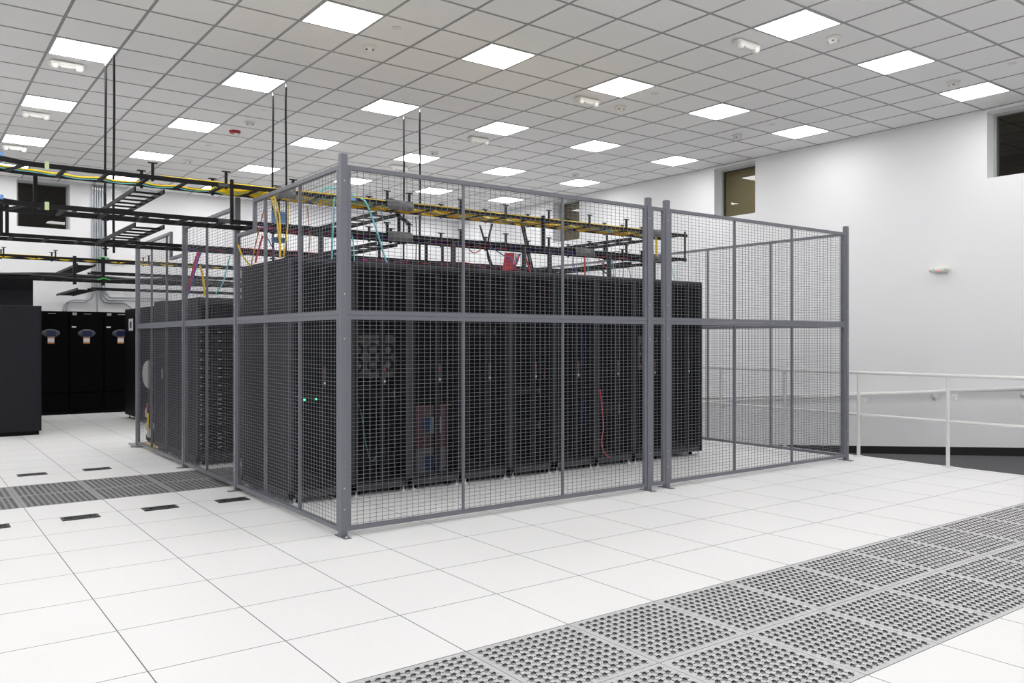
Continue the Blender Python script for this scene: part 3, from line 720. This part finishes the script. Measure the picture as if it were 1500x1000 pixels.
# ------------------------------------------------------------------ overhead ladder trays
RH_, RWD = .038, .012                             # stringer height and width
BX = -1.17
def bend_path(x, y, xe, inner):
    """straight from xe back to x=-1.12, then curving toward the camera side and on out of the picture"""
    P = [(xe, y)]; cxb, ycb, r = BX, 3.56-.42, .42+(y-3.56)
    for k in range(8):
        a = R(52)*k/7; P.append((cxb-r*math.sin(a), ycb+r*math.cos(a)))
    a = R(52); q = P[-1]; P.append((q[0]-1.3*math.cos(a), q[1]-1.3*math.sin(a)))
    return P
def ladder(name, label, x0, x1, ya, yb, z, step=.309, phase=0., bend=False, posts=(), group='cable ladder trays', drops=()):
    """ladder tray along X; z = top of the stringers"""
    t = thing(name, label, 'cable tray', (0, 0, 0), group=group); zc = z-RH_/2
    for y in (ya, yb):
        s = MB()
        if bend: s.sweep([(px, py, zc) for px, py in bend_path(x0, y, x1, y == ya)], RWD, RH_)
        else: s.box(x0, x1, y-RWD/2, y+RWD/2, z-RH_, z)
        for xx in (x0+.06, ) if not bend else (): s.box(xx-.05, xx+.05, y-.012, y-RWD/2, z-.034, z-.004)
        s.build('stringer', 'tray', t)
    xx = x0+.06+phase if not bend else -1.323+phase
    if bend: xx -= 0
    while xx < x1-.05:
        if not bend or xx > -1.12: MB().box(xx-.018, xx+.018, ya, yb, z-RH_+.002, z-RH_+.016).build('rung', 'tray', t)
        xx += step
    if bend:
        for a in (16, 40):
            a = R(a); c = (BX, 3.14); r0, r1 = .42, .42+yb-ya
            MB().beam((c[0]-r0*math.sin(a), c[1]+r0*math.cos(a), z-RH_+.009), (c[0]-r1*math.sin(a), c[1]+r1*math.cos(a), z-RH_+.009), .036, .014).build('rung', 'tray', t)
    for x in posts:
        for y in (ya, yb):
            b = MB(); b.box(x-.011, x+.011, y-.009, y+.009, z-RH_-.012, z+.10); b.box(x-.036, x+.036, y-.012, y+.012, z+.098, z+.106)
            b.build('cable_post', 'tray', t)
    for x, w in drops:                       # black curved drop-out sheets over the near stringer
        b = MB(); pr = []
        for k in range(7):
            a = R(-20+k*22); pr.append((ya-.012-.055*math.sin(a)+.02, z-.05+.075*math.cos(a)))
        vs = [(x-w/2, y_, z_) for y_, z_ in pr]+[(x+w/2, y_, z_) for y_, z_ in pr]+[(x-w/2, y_+.004, z_-.004) for y_, z_ in pr]+[(x+w/2, y_+.004, z_-.004) for y_, z_ in pr]; n = 7
        b._add(vs, [(i, i+1, n+i+1, n+i) for i in range(n-1)]+[(2*n+i, 3*n+i, 3*n+i+1, 2*n+i+1) for i in range(n-1)]+[(i, 2*n+i, 2*n+i+1, i+1) for i in range(n-1)]+[(n+i, n+i+1, 3*n+i+1, 3*n+i) for i in range(n-1)], 0, True)
        b.build('dropout', 'traygrey', t)
    return t
YA, YB_ = 3.560, 3.950; Z1, Z2 = 2.785, 2.472
PO = (-.36, .25, .865, 1.84, 2.09, 2.71, 3.30, 3.91, 4.53, 5.135, 5.45, 5.80)
T1 = ladder('cable_ladder', 'upper black ladder tray carrying yellow fibre cables over the front rack row', -1.5, 6.24, YA, YB_, Z1, bend=True, posts=PO, drops=((.79, .17), (1.97, .30), (5.63, .28)))
T2 = ladder('cable_ladder', 'lower black ladder tray carrying red and blue cables over the front rack row', -1.5, 6.22, YA, YB_, Z2, bend=True, posts=PO[3:], drops=((1.97, .27), (4.43, .30), (5.63, .28)))
def hanger(t, x, y, z0, z1, w=.022):
    return MB().box(x-w/2, x+w/2, y-w/2, y+w/2, z0, z1, c=.002).build('hanger', 'tray', t)
for x, y, zt, w in ((.293, YA-.022, Z1+.035, .026), (3.81, YA-.022, Z1+.03, .035), (6.17, YA-.022, Z1+.03, .02), (-1.17, YB_+.022, Z1-.03, .03), (2.2, YB_+.022, Z1, .026), (5.2, YB_+.022, Z1, .022)):
    hanger(T1, x, y, Z2-RH_-.01, zt, w)
for x in (.93, 1.134, 2.61, 3.545, 3.91, 4.836, 5.60): # stand-offs on the rack tops
    MB().box(x-.02, x+.02, YA-.03, YA+.01, RH+.004, Z2-RH_, c=.002).build('stand_off', 'rackpost', T2)
    MB().box(x-.06, x+.06, YA-.05, YA+.05, RH+.004, RH+.012).build('stand_off_foot', 'tray', T2)
MB().box(.18, .30, YA-.012, YA-.006, Z1-.034, Z1-.004).build('splice_plate', 'traygrey', T1); MB().box(.18, .30, YA-.012, YA-.006, Z2-.034, Z2-.004).build('splice_plate', 'traygrey', T2)
for tr, z in ((T1, Z1), (T2, Z2)):
    p = at(58.5, 246, Y=YA-.012); MB().box(-1.155, -1.125, YA-.013, YA-.007, z-.05, z+.012).build('tag', 'lgreen', tr, label='pale green tag')
    MB().box(-1.475, -1.455, 3.27, 3.29, z-.034, z-.004).build('tag', 'lblue', tr, label='blue tag')
p = at(517, 307, Y=YA-.012); MB().box(p.x-.03, p.x+.03, YA-.013, YA-.007, Z1-.034, Z1-.006).build('tag', 'lblue', T1, label='pale blue tag')
for tr, (xa, ya_, xb_, yb_) in ((T1, (396, 309, 416, 328)), (T2, (396, 347, 416, 357))):
    p, q = at(xa, ya_, Y=4.0), at(xb_, yb_, Y=4.0); MB().box(p.x, q.x, YB_+.012, YB_+.03, q.z, p.z, c=.003).build('cable_guide', 'lblue', tr, label='blue plastic cable guide')
    MB().box((p.x+q.x)/2-.01, (p.x+q.x)/2+.01, YB_+.006, YB_+.014, q.z, (Z1 if tr is T1 else Z2)-.01).build('guide_bracket', 'tray', tr)
# second row trays, hung on rods
YC3, YD3 = 5.765, 6.155
T3u = ladder('cable_ladder', 'upper rod hung ladder tray behind the first pair, over the second rack row', -2.6, 5.98, YC3, YD3, Z1, phase=.1)
T3 = ladder('cable_ladder', 'lower rod hung ladder tray passing the notch in the left cage side', -2.6, 5.98, YC3, YD3, Z2, phase=.15)
for x in (-1.255, -1.205, 2.9, 3.6, 3.85): hanger(T3u, x, YC3-.018, Z2-RH_, Z1, .03)
for x in (2.6, 4.9): MB().box(x-.025, x+.025, YC3+.1, YC3+.15, 1.89, Z2-RH_+.002).build('stand_off', 'tray', T3)
T5 = ladder('cable_ladder', 'upper ladder tray with drooping yellow cables across the back left', -3.4, 5.5, 11.5, 11.9, 2.775, posts=(-.72, .01, 1.45), group='back cable trays')
T6 = ladder('cable_ladder', 'lower ladder tray with thick black cables across the back left', -3.4, 5.5, 11.5, 11.9, 2.435, phase=.1, group='back cable trays')
for x in (.29, .72): hanger(T6, x, 11.49, 2.33, 2.80, .05)
ladder('cable_ladder', 'farthest upper ladder tray near the back wall conduits', .93, XW-.01, 13.8, 14.15, 2.735, group='back cable trays')
ladder('cable_ladder', 'farthest lower ladder tray near the back wall, above the cooling units', .93, XW-.01, 13.8, 14.15, 2.425, group='back cable trays')
def bridge(label, xa, xb, y0, y1, z, step=.23):
    t = thing('bridge_ladder', label, 'cable tray', (0, 0, 0), group='bridging ladders between trays')
    for x in (xa, xb): MB().box(x-RWD/2, x+RWD/2, y0, y1, z-RH_, z).build('stringer', 'tray', t)
    y = y0+.12
    while y < y1: MB().box(xa, xb, y-.014, y+.014, z-RH_+.004, z-RH_+.018).build('rung', 'tray', t); y += step
    return t
bridge('short black ladder tray bridging back from the upper tray at the left', -.41, -.17, YB_+.007, YC3-.007, Z1-RH_-.002)
bridge('short black ladder tray bridging back from the lower tray at the left', -.41, -.17, YB_+.007, YC3-.007, Z2-RH_-.002)
bridge('short black ladder tray bridging back behind the corner post, upper level', 1.93, 2.17, YB_+.007, YC3-.007, Z1-RH_-.002)
bridge('short black ladder tray bridging back behind the corner post, lower level', 1.93, 2.17, YB_+.007, YC3-.007, Z2-RH_-.002)
bridge('ladder tray bridging back beside the twin posts, upper level', 5.62, 5.92, YB_+.007, YC3-.007, Z1-RH_-.002)
bridge('ladder tray bridging back beside the twin posts, lower level', 5.62, 5.92, YB_+.007, YC3-.007, Z2-RH_-.002)
bridge('long ladder tray running to the back wall above the cooling units, upper level', .40, .68, 11.91, 14.24, 2.72, .2)
bridge('long ladder tray running to the back wall above the cooling units, lower level', .40, .68, 11.91, 14.2, 2.30, .2)
# threaded rods
for lab, x in (('left', -.233), ('middle', 1.66), ('right', 3.50)):
    for dn, y in (('nearer', 5.745), ('farther', 6.178)):
        t = thing('hanger_rod', 'thin black ceiling rod holding a tray, %s of the %s pair' % (dn, lab), 'rod', (x, y, 0), group='tray hanger rods')
        w = random.random()*6
        MB().tube([(.004*math.sin(w+z*3.1), .004*math.cos(w+z*2.3), z) for z in [2.33+k*.15 for k in range(14)]]+[(0, 0, HC-.05)], .0125, 8).build('sleeve', 'rod', t)
        MB().tube([(0, 0, HC-.07), (0, 0, HC+.012)], .007, 8).build('rod', 'steel', t)
        for zz in (Z1-RH_-.02, Z2-RH_-.02): MB().box(-.03, .03, -.02, .02, zz-.006, zz+.006).build('clamp', 'tray', t)

# ------------------------------------------------------------------ cables
def bundle(name, label, mats, x0, x1, ya, yb, zb, n, r, sag=.012, step=.309, ph=-1.323, lift=.03, group='cables lying in the trays', cat='cables'):
    """n cables lying on the rungs between x0 and x1, drooping between them; mats may alternate"""
    b = MB()
    for k in range(n):
        xa, xb_ = x0+random.uniform(-.02, .25)*(k > 0), x1-random.uniform(0, .3)*(k > 0); y0 = ya+(yb-ya)*random.random(); P = []; x = xa; lv = random.random()*lift; w1 = random.random()*6
        while x < xb_:
            q = (x-ph)/step; s_ = abs(math.sin(math.pi*q))
            P.append((x, min(yb, max(ya, y0+.035*math.sin(1.7*x+w1)+.02*math.sin(4.1*x+2*w1))), zb+r+lv-sag*s_*random.uniform(.7, 1.2)+.004*math.sin(3*x+w1))); x += .103
        if len(P) > 2: b.tube(P, r, 5, k % len(mats))
    o = b.build(name, mats); return tag(o, label, cat, group)
zt1, zt2 = Z1-RH_+.016, Z2-RH_+.016
b = MB()
for k, (m_, dy, dz) in enumerate(((0, .03, 0.), (0, .055, .006), (1, .09, -.004))):
    P = []
    for px_, py_ in bend_path(0, YA+.25+dy, .5, False)[::-1][:-1]: P.append((px_, py_, zt1+.008+dz))
    x = BX+.1
    while x < .45: P.append((x, YA+.25+dy+.012*math.sin(3*x+k), zt1+.008+dz-.018*abs(math.sin(math.pi*(x+1.323)/.309)))); x += .077
    b.tube(P, .007 if m_ == 0 else .004, 6, m_)
tag(b.build('fibre_cables', ['yellow', 'aqua']), 'few yellow fibre cables sagging along the left stretch of the upper tray', 'cables', 'cables lying in the trays')
bundle('fibre_cables', 'dense yellow fibre cables filling the upper tray over the caged racks', ['yellow', 'yellow', 'yellow', 'yellow', 'aqua', 'yellow'], .2, 5.75, 3.60, 3.92, zt1, 26, .0095, .032, lift=.022)
bundle('edge_fibre_cable', 'yellow fibre cables running along the top edge of the upper tray', ['yellow'], -.30, 5.6, 3.572, 3.60, Z1-.012, 3, .008, .0, lift=.012)
bundle('data_cables', 'red and blue data cables lying along the lower tray over the caged racks', ['red', 'red', 'blue', 'magenta', 'red', 'blue', 'blackcable'], .66, 5.8, 3.60, 3.92, zt2, 22, .008, .015, lift=.02)
bundle('data_cables', 'red and blue cables along the rod hung tray over the second rack row', ['magenta', 'blue', 'red', 'blackcable'], .4, 5.6, 5.81, 6.1, Z2-RH_+.016, 10, .009, .012)
bundle('fibre_cables', 'yellow cables drooping from the back left upper tray', ['yellow'], -3.2, 5.2, 11.62, 11.72, 2.775-RH_+.014, 1, .011, .042, step=.42)
bundle('edge_fibre_cable', 'yellow cables on the top edge of the back left tray', ['yellow'], -2.0, 5.0, 11.51, 11.53, 2.765, 1, .007, .0, lift=.01)
b = MB()
for y, z, w in ((11.56, 2.46, 0.), (11.62, 2.48, 1.4), (11.7, 2.46, 2.2), (11.5, 2.44, 3.)):
    b.tube([(x*.2, y+.02*math.sin(x+w), z+.022*math.sin(x*.62+w)) for x in range(-16, 26)], .022, 7)
tag(b.build('power_cables', 'blackcable'), 'thick black power cables snaking along the back left lower tray', 'cables', 'cables lying in the trays')
def cable(label, m, pts, r=.006, name=None, group='cables dropping from the trays', n=6, seg=6):
    b = MB(); b.tube(smooth(pts, seg), r, n); o = b.build(name or {'yellow': 'yellow_cable', 'aqua': 'aqua_cable', 'red': 'red_cable', 'blue': 'blue_cable', 'blackcable': 'black_cable', 'green': 'ground_wire', 'orange': 'orange_cable', 'magenta': 'magenta_cable'}[m], m)
    return tag(o, label, 'cable', group)
def px(pts, Y): return [at(x, y, Y=yy) for x, y, yy in [(p[0], p[1], p[2] if len(p) > 2 else Y) for p in pts]]
F = 3.50
cable('yellow cable dropping steeply from the upper tray, left of two', 'yellow', px([(383, 286, 3.70), (394, 283), (402, 305), (408, 340), (411, 376)], F), .009)
cable('yellow cable dropping steeply from the upper tray, right of two', 'yellow', px([(392, 284, 3.72), (399, 284), (408, 310), (411, 345), (410, 378)], F), .009)
cable('yellow cable dropping near the left cage stiffener', 'yellow', px([(422, 290, 3.70), (422.5, 305), (421, 335), (415, 378)], F), .006)
cable('yellow cable reaching down to the rack top beside the side cage post', 'yellow', px([(349, 358), (354, 372), (364, 386), (368, 389)], 3.9), .007)
cable('red cable slanting to the first rack top beside the side cage post', 'red', px([(385, 345), (380, 362), (374, 384)], 3.75), .009)
cable('orange cable slanting to the first rack top beside the red one', 'orange', px([(390, 295), (381, 330), (374, 360), (368, 388)], 3.80), .006)
cable('blue cable dropping to the first rack from the lower tray', 'blue', px([(380, 325), (390, 345), (400, 365), (401, 378)], 3.6), .005)
cable('orange cable dropping behind the left cage stiffener', 'orange', px([(450, 302), (452, 325), (454, 345), (452, 378)], 3.6), .005)
cable('aqua cable dropping just left of the corner post', 'aqua', px([(494, 282, 3.7), (490, 290), (489, 310), (487, 350), (486, 380)], 3.55), .008)
cable('aqua cable arching right of the corner post down to the second rack', 'aqua', px([(504, 288, 3.75), (520, 290, 3.65), (533, 293), (541, 308), (552, 338), (560, 365), (567, 386)], 3.52), .009)
cable('thin aqua cable hanging behind the corner post arch', 'aqua', px([(557, 307), (563, 325), (571, 340)], 3.7), .004)
cable('aqua slack loop humped over the upper tray behind the corner post', 'aqua', px([(463, 300, 3.75), (470, 280), (485, 275), (500, 277), (514, 283), (517, 292, 3.75)], 3.72), .010)
cable('aqua cable hanging to the rack top right of the corner post', 'aqua', px([(515, 340), (518, 360), (519, 383)], 3.6), .007)
cable('red cable sagging in a loop below the lower tray at the middle', 'red', px([(685, 360), (690, 368), (697, 370), (704, 365), (705, 360)], 3.64), .006)
b = MB()
for k in range(9):
    x = 737+k*1.6; b.tube(smooth(px([(x+3, 370), (x+2-k*.1, 380), (x-.5, 397)], 3.62+.004*(k % 3)), 4), .007, 6)
tag(b.build('red_cable_bundle', 'red'), 'broad bundle of red cables dropping to the rack top at the middle', 'cables')
b = MB()
for k in range(6): b.tube(smooth(px([(748+k*2.4, 372), (747+k*2.2, 384), (744+k*.8, 398)], 3.66), 4), .006, 6, k % 2)
tag(b.build('data_cable_bundle', ['blue', 'red']), 'mixed blue and red cables fanning down beside the broad red bundle', 'cables')
cable('blue cable slanting across from the lower tray to the red bundle', 'blue', px([(720, 362), (733, 371), (745, 378), (752, 384)], 3.58), .006)
cable('blue cable crossing behind the red bundle', 'blue', px([(762, 372), (757, 382), (750, 396)], 3.72), .007)
cable('bright red cable slanting down to the sixth rack', 'red', px([(766, 367), (769, 374), (773, 386), (777, 400)], 3.56), .011)
cable('bright red cable hanging over the drop-out sheet at the right', 'red', px([(845, 364, 3.68), (853, 366), (856, 375), (856.5, 405)], 3.55), .009)
cable('aqua cable hanging right of the bright red one', 'aqua', px([(860, 367), (861, 380), (861.5, 402)], 3.56), .005)
cable('blue cable hanging left of the bright red one', 'blue', px([(838, 366), (840, 376), (840, 388), (848, 404)], 3.55), .005)
cable('aqua cable curving down to the eighth rack', 'aqua', px([(885, 368), (893, 376), (898, 388), (899, 402), (902, 407)], 3.57), .007)
cable('red cable slanting down to the eighth rack', 'red', px([(872, 373), (885, 389), (900, 407)], 3.57), .005)
cable('black cable slanting to the eighth rack top', 'blackcable', px([(876, 392), (888, 400), (897, 407)], 3.57), .008)
cable('thin black cable looping loosely above the right racks', 'blackcable', px([(893, 371), (905, 368), (918, 371), (924, 366)], 3.6), .004)
cable('thin black cable drooping to the right racks', 'blackcable', px([(915, 385), (921, 394), (925, 410)], 3.6), .004)
cable('thin black cable dropping beside the drooping one', 'blackcable', px([(917, 375), (914, 390), (912, 408)], 3.6), .004)
cable('yellow cable hanging between the twin cage posts, thicker', 'yellow', px([(957, 342, 3.7), (960.5, 346), (961, 358), (960, 380), (957, 411)], 3.57), .011)
cable('yellow cable hanging between the twin cage posts, thinner', 'yellow', px([(961, 346, 3.68), (962.5, 365), (960, 390), (958.5, 411)], 3.55), .006)
cable('thin aqua cable right of the twin cage posts', 'aqua', px([(984, 390), (986, 402), (989, 414)], 3.6), .004)
for pts, lab in (([(703, 330), (709, 350), (715, 372), (722, 391)], 'left black power cord slanting from the upper tray to the rack tops'), ([(721, 328), (716, 348), (714, 372), (720, 391)], 'second black power cord crossing the left slanting one'),
                 ([(763, 325), (768, 348), (774, 378), (778, 395)], 'black power cord slanting beside the bright red cable'), ([(766, 325), (771, 348), (777, 378), (781, 395)], 'outer black power cord slanting beside the bright red cable')):
    cable(lab, 'blackcable', px(pts, 3.82), .011)
cable('black power cord dangling from the bridging tray behind the corner post', 'blackcable', px([(583, 316), (592, 322), (600, 329)], 3.82), .020)
cable('thin black cord hanging below the upper tray, right of the rods', 'blackcable', px([(609, 318), (610, 345), (609, 388)], 4.0), .006)
for k, (m, dx) in enumerate((('red', 0), ('blue', 3), ('magenta', 1.5))):
    cable('%s cable slanting down from the rod hung tray to the network rack' % {'red': 'red', 'blue': 'blue', 'magenta': 'magenta'}[m], m, px([(291+dx, 369), (286+dx, 382), (280+dx*.6, 408), (273+dx*.4, 432)], 5.74), .014)
cable('yellow cable dropping to the network rack top', 'yellow', px([(292, 389), (296, 398), (298, 412), (300, 433)], 5.95), .012)
cable('aqua cable hanging beyond the side cage post', 'aqua', px([(337, 374), (332, 395), (326, 415), (316, 430)], 5.9), .008)
cable('green ground wire arched on the back upper tray', 'green', px([(143, 379), (150, 376.5), (160, 379)], 11.47), .012)
cable('green ground wire arched on the back lower tray', 'green', px([(143, 410), (152, 407.5), (161, 410)], 11.47), .012)
b = MB()
for k in range(3): b.tube(smooth(px([(762+k*3, 430, 3.03), (777, 470+k*4, 3.05), (775+k, 520, 3.05), (777, 600, 3.06)], 3.05), 4), .004, 5)
cable('red cable running down the inside of the sixth rack', 'red', [(3.49, 3.12, 2.0), (3.50, 3.12, 1.6), (3.50, 3.12, 1.2), (3.48, 3.12, 1.0)], .006)
cable('red cable curling at the foot of the seventh rack', 'red', [at(879, 570, Y=3.0), at(882, 600, Y=3.0), at(884, 625, Y=3.0), at(881, 648, Y=3.0), at(886, 664, Y=2.98), at(893, 669, Y=2.98)], .006)
cable('aqua cable hanging inside the second rack beside the corner post', 'aqua', [at(523, 585, Y=3.12), at(530, 610, Y=3.12), at(535, 645, Y=3.12), at(543, 674, Y=3.12), at(552, 668, Y=3.12)], .006)
cable('blue cable run inside the sixth rack', 'blue', [(4.02, 3.13, 2.0), (4.03, 3.13, 1.5), (4.05, 3.13, .9), (4.02, 3.13, .4)], .008)
# back-wall conduits
for k in range(6):
    x = 1.034+.0433*k; P = [(x, YB-.035, HC+.01), (x, YB-.035, 3.05), (x, YB-.035, 2.42-.02*abs(k-2))]
    if k < 2: P += [(x-.05, YB-.035, 2.22+.03*k), (x-.13, YB-.035, 2.16+.03*k), (.60+.06*k, YB-.035, 2.16+.03*k), (.53+.05*k, YB-.035, 2.10), (.51+.05*k, YB-.035, 1.95), (.51+.05*k, YB-.035, 1.2)]
    elif k == 2: P += [(x, YB-.035, 2.1), (x-.01, YB-.035, 1.2)]
    else:
        z = 2.16+.05*(k-3); P += [(x+.04, YB-.035, z+.05), (x+.10, YB-.035, z), (1.62, YB-.035, z)]
        P += [(1.75, YB-.035, z-.10), (1.77, YB-.035, z-.4)] if k == 3 else [(2.4, YB-.035, z)]
    Q = []
    for i in range(len(P)-1):
        a, c = Vector(P[i]), Vector(P[i+1]); Q += [a+(c-a)*.12, a+(c-a)*.88] if 0 < i < len(P)-2 else [a, a+(c-a)*.9] if i == 0 else [a+(c-a)*.1, c]
    b = MB().tube(Q, .0155, 8)
    tag(b.build('conduit', 'conduit'), 'thin grey metal conduit on the back wall, %s of six from the left' % ORD[k+1], 'conduit', 'back wall conduits')
for z, lab, xr in ((4.40, 'upper', 1.95), (2.96, 'lower', 1.95)):
    t = thing('conduit_strut', '%s slotted steel strut clamping the back wall conduits' % lab, 'bracket', (1.0, YB, z), group='conduit struts')
    MB().box(0, .28, -.018, 0, -.02, .02).build('channel', 'steel', t); MB().box(.36, .66, -.02, 0, -.014, .014).build('channel', 'steel', t)
    s = MB()
    for i in range(6): s.box(.025+.0433*i, .044+.0433*i, -.058, -.052, -.015, .015)
    s.build('clamp', 'steel', t)

# ------------------------------------------------------------------ railing and handrails beside the ramp
XRL = 7.355
t = thing('guard_railing', 'white metal guard railing along the edge of the raised floor', 'railing', (XRL, 0, 0))
PYS = [-2.40, -1.35, -.28, .775, 1.836, 2.871, 3.923, 4.97, 6.02]
for y in PYS:
    p = MB().lathe([(.021, 0), (.021, 1.0)], (0, y, 0), 14).build('post', 'rail', t)
    MB().lathe([(.001, .008), (.055, .008), (.058, .004), (.058, 0), (.001, 0)], (0, y, 0), 18).build('base_flange', 'rail', p)
    zh = .74-.096*(y-1.83)
    MB().tube(smooth([(.018, y-.06, zh-.06), (.06, y-.06, zh-.075), (.095, y-.06, zh-.06), (.098, y-.06, zh-.02)], 4), .008, 8).build('bracket', 'rail', p)
    MB().box(.005, .03, y-.085, y-.02, zh-.10, zh-.035, c=.006).build('bracket_plate', 'rail', p)
MB().tube([(0, -2.45, 1.015), (0, 6.07, 1.015)], .020, 14).build('top_rail', 'rail', t)
MB().tube([(0, -2.42, .508), (0, 6.05, .508)], .017, 12).build('mid_rail', 'rail', t)
MB().tube([(.10, y, .74-.096*(y-1.83)) for y in (-.6, 2., 6.0)], .019, 12).build('ramp_handrail', 'rail', t)
t = thing('wall_handrail', 'sloping white handrail bracketed to the right wall above the ramp', 'railing', (XW, 0, 0))
za = lambda y: .852-.078*y
MB().tube([(-.075, y, za(y)) for y in (-1.5, 2., 7.0)], .021, 12).build('rail', 'rail', t)
for x in (1366.7, 1496.7, 1161, 1079):
    y = at(x, 585, X=XW-.04).y
    b = MB(); b.tube(smooth([(-.012, y, za(y)-.085), (-.05, y, za(y)-.08), (-.074, y, za(y)-.05), (-.075, y, za(y)-.018)], 4), .009, 8); b.lathe([(.001, -.012), (.034, -.012), (.038, -.004), (.038, 0)], (0, y, za(y)-.085), 16, axis='x')
    b.build('bracket', 'rail', t)

# ------------------------------------------------------------------ world, view
w = bpy.data.worlds.new('world'); SC.world = w; w.use_nodes = True
w.node_tree.nodes['Background'].inputs[0].default_value = (.02, .02, .02, 1)
SC.view_settings.view_transform = 'Standard'; SC.view_settings.look = 'None'; SC.view_settings.exposure = 0.; SC.view_settings.gamma = 1.
SC.view_settings.use_curve_mapping = False
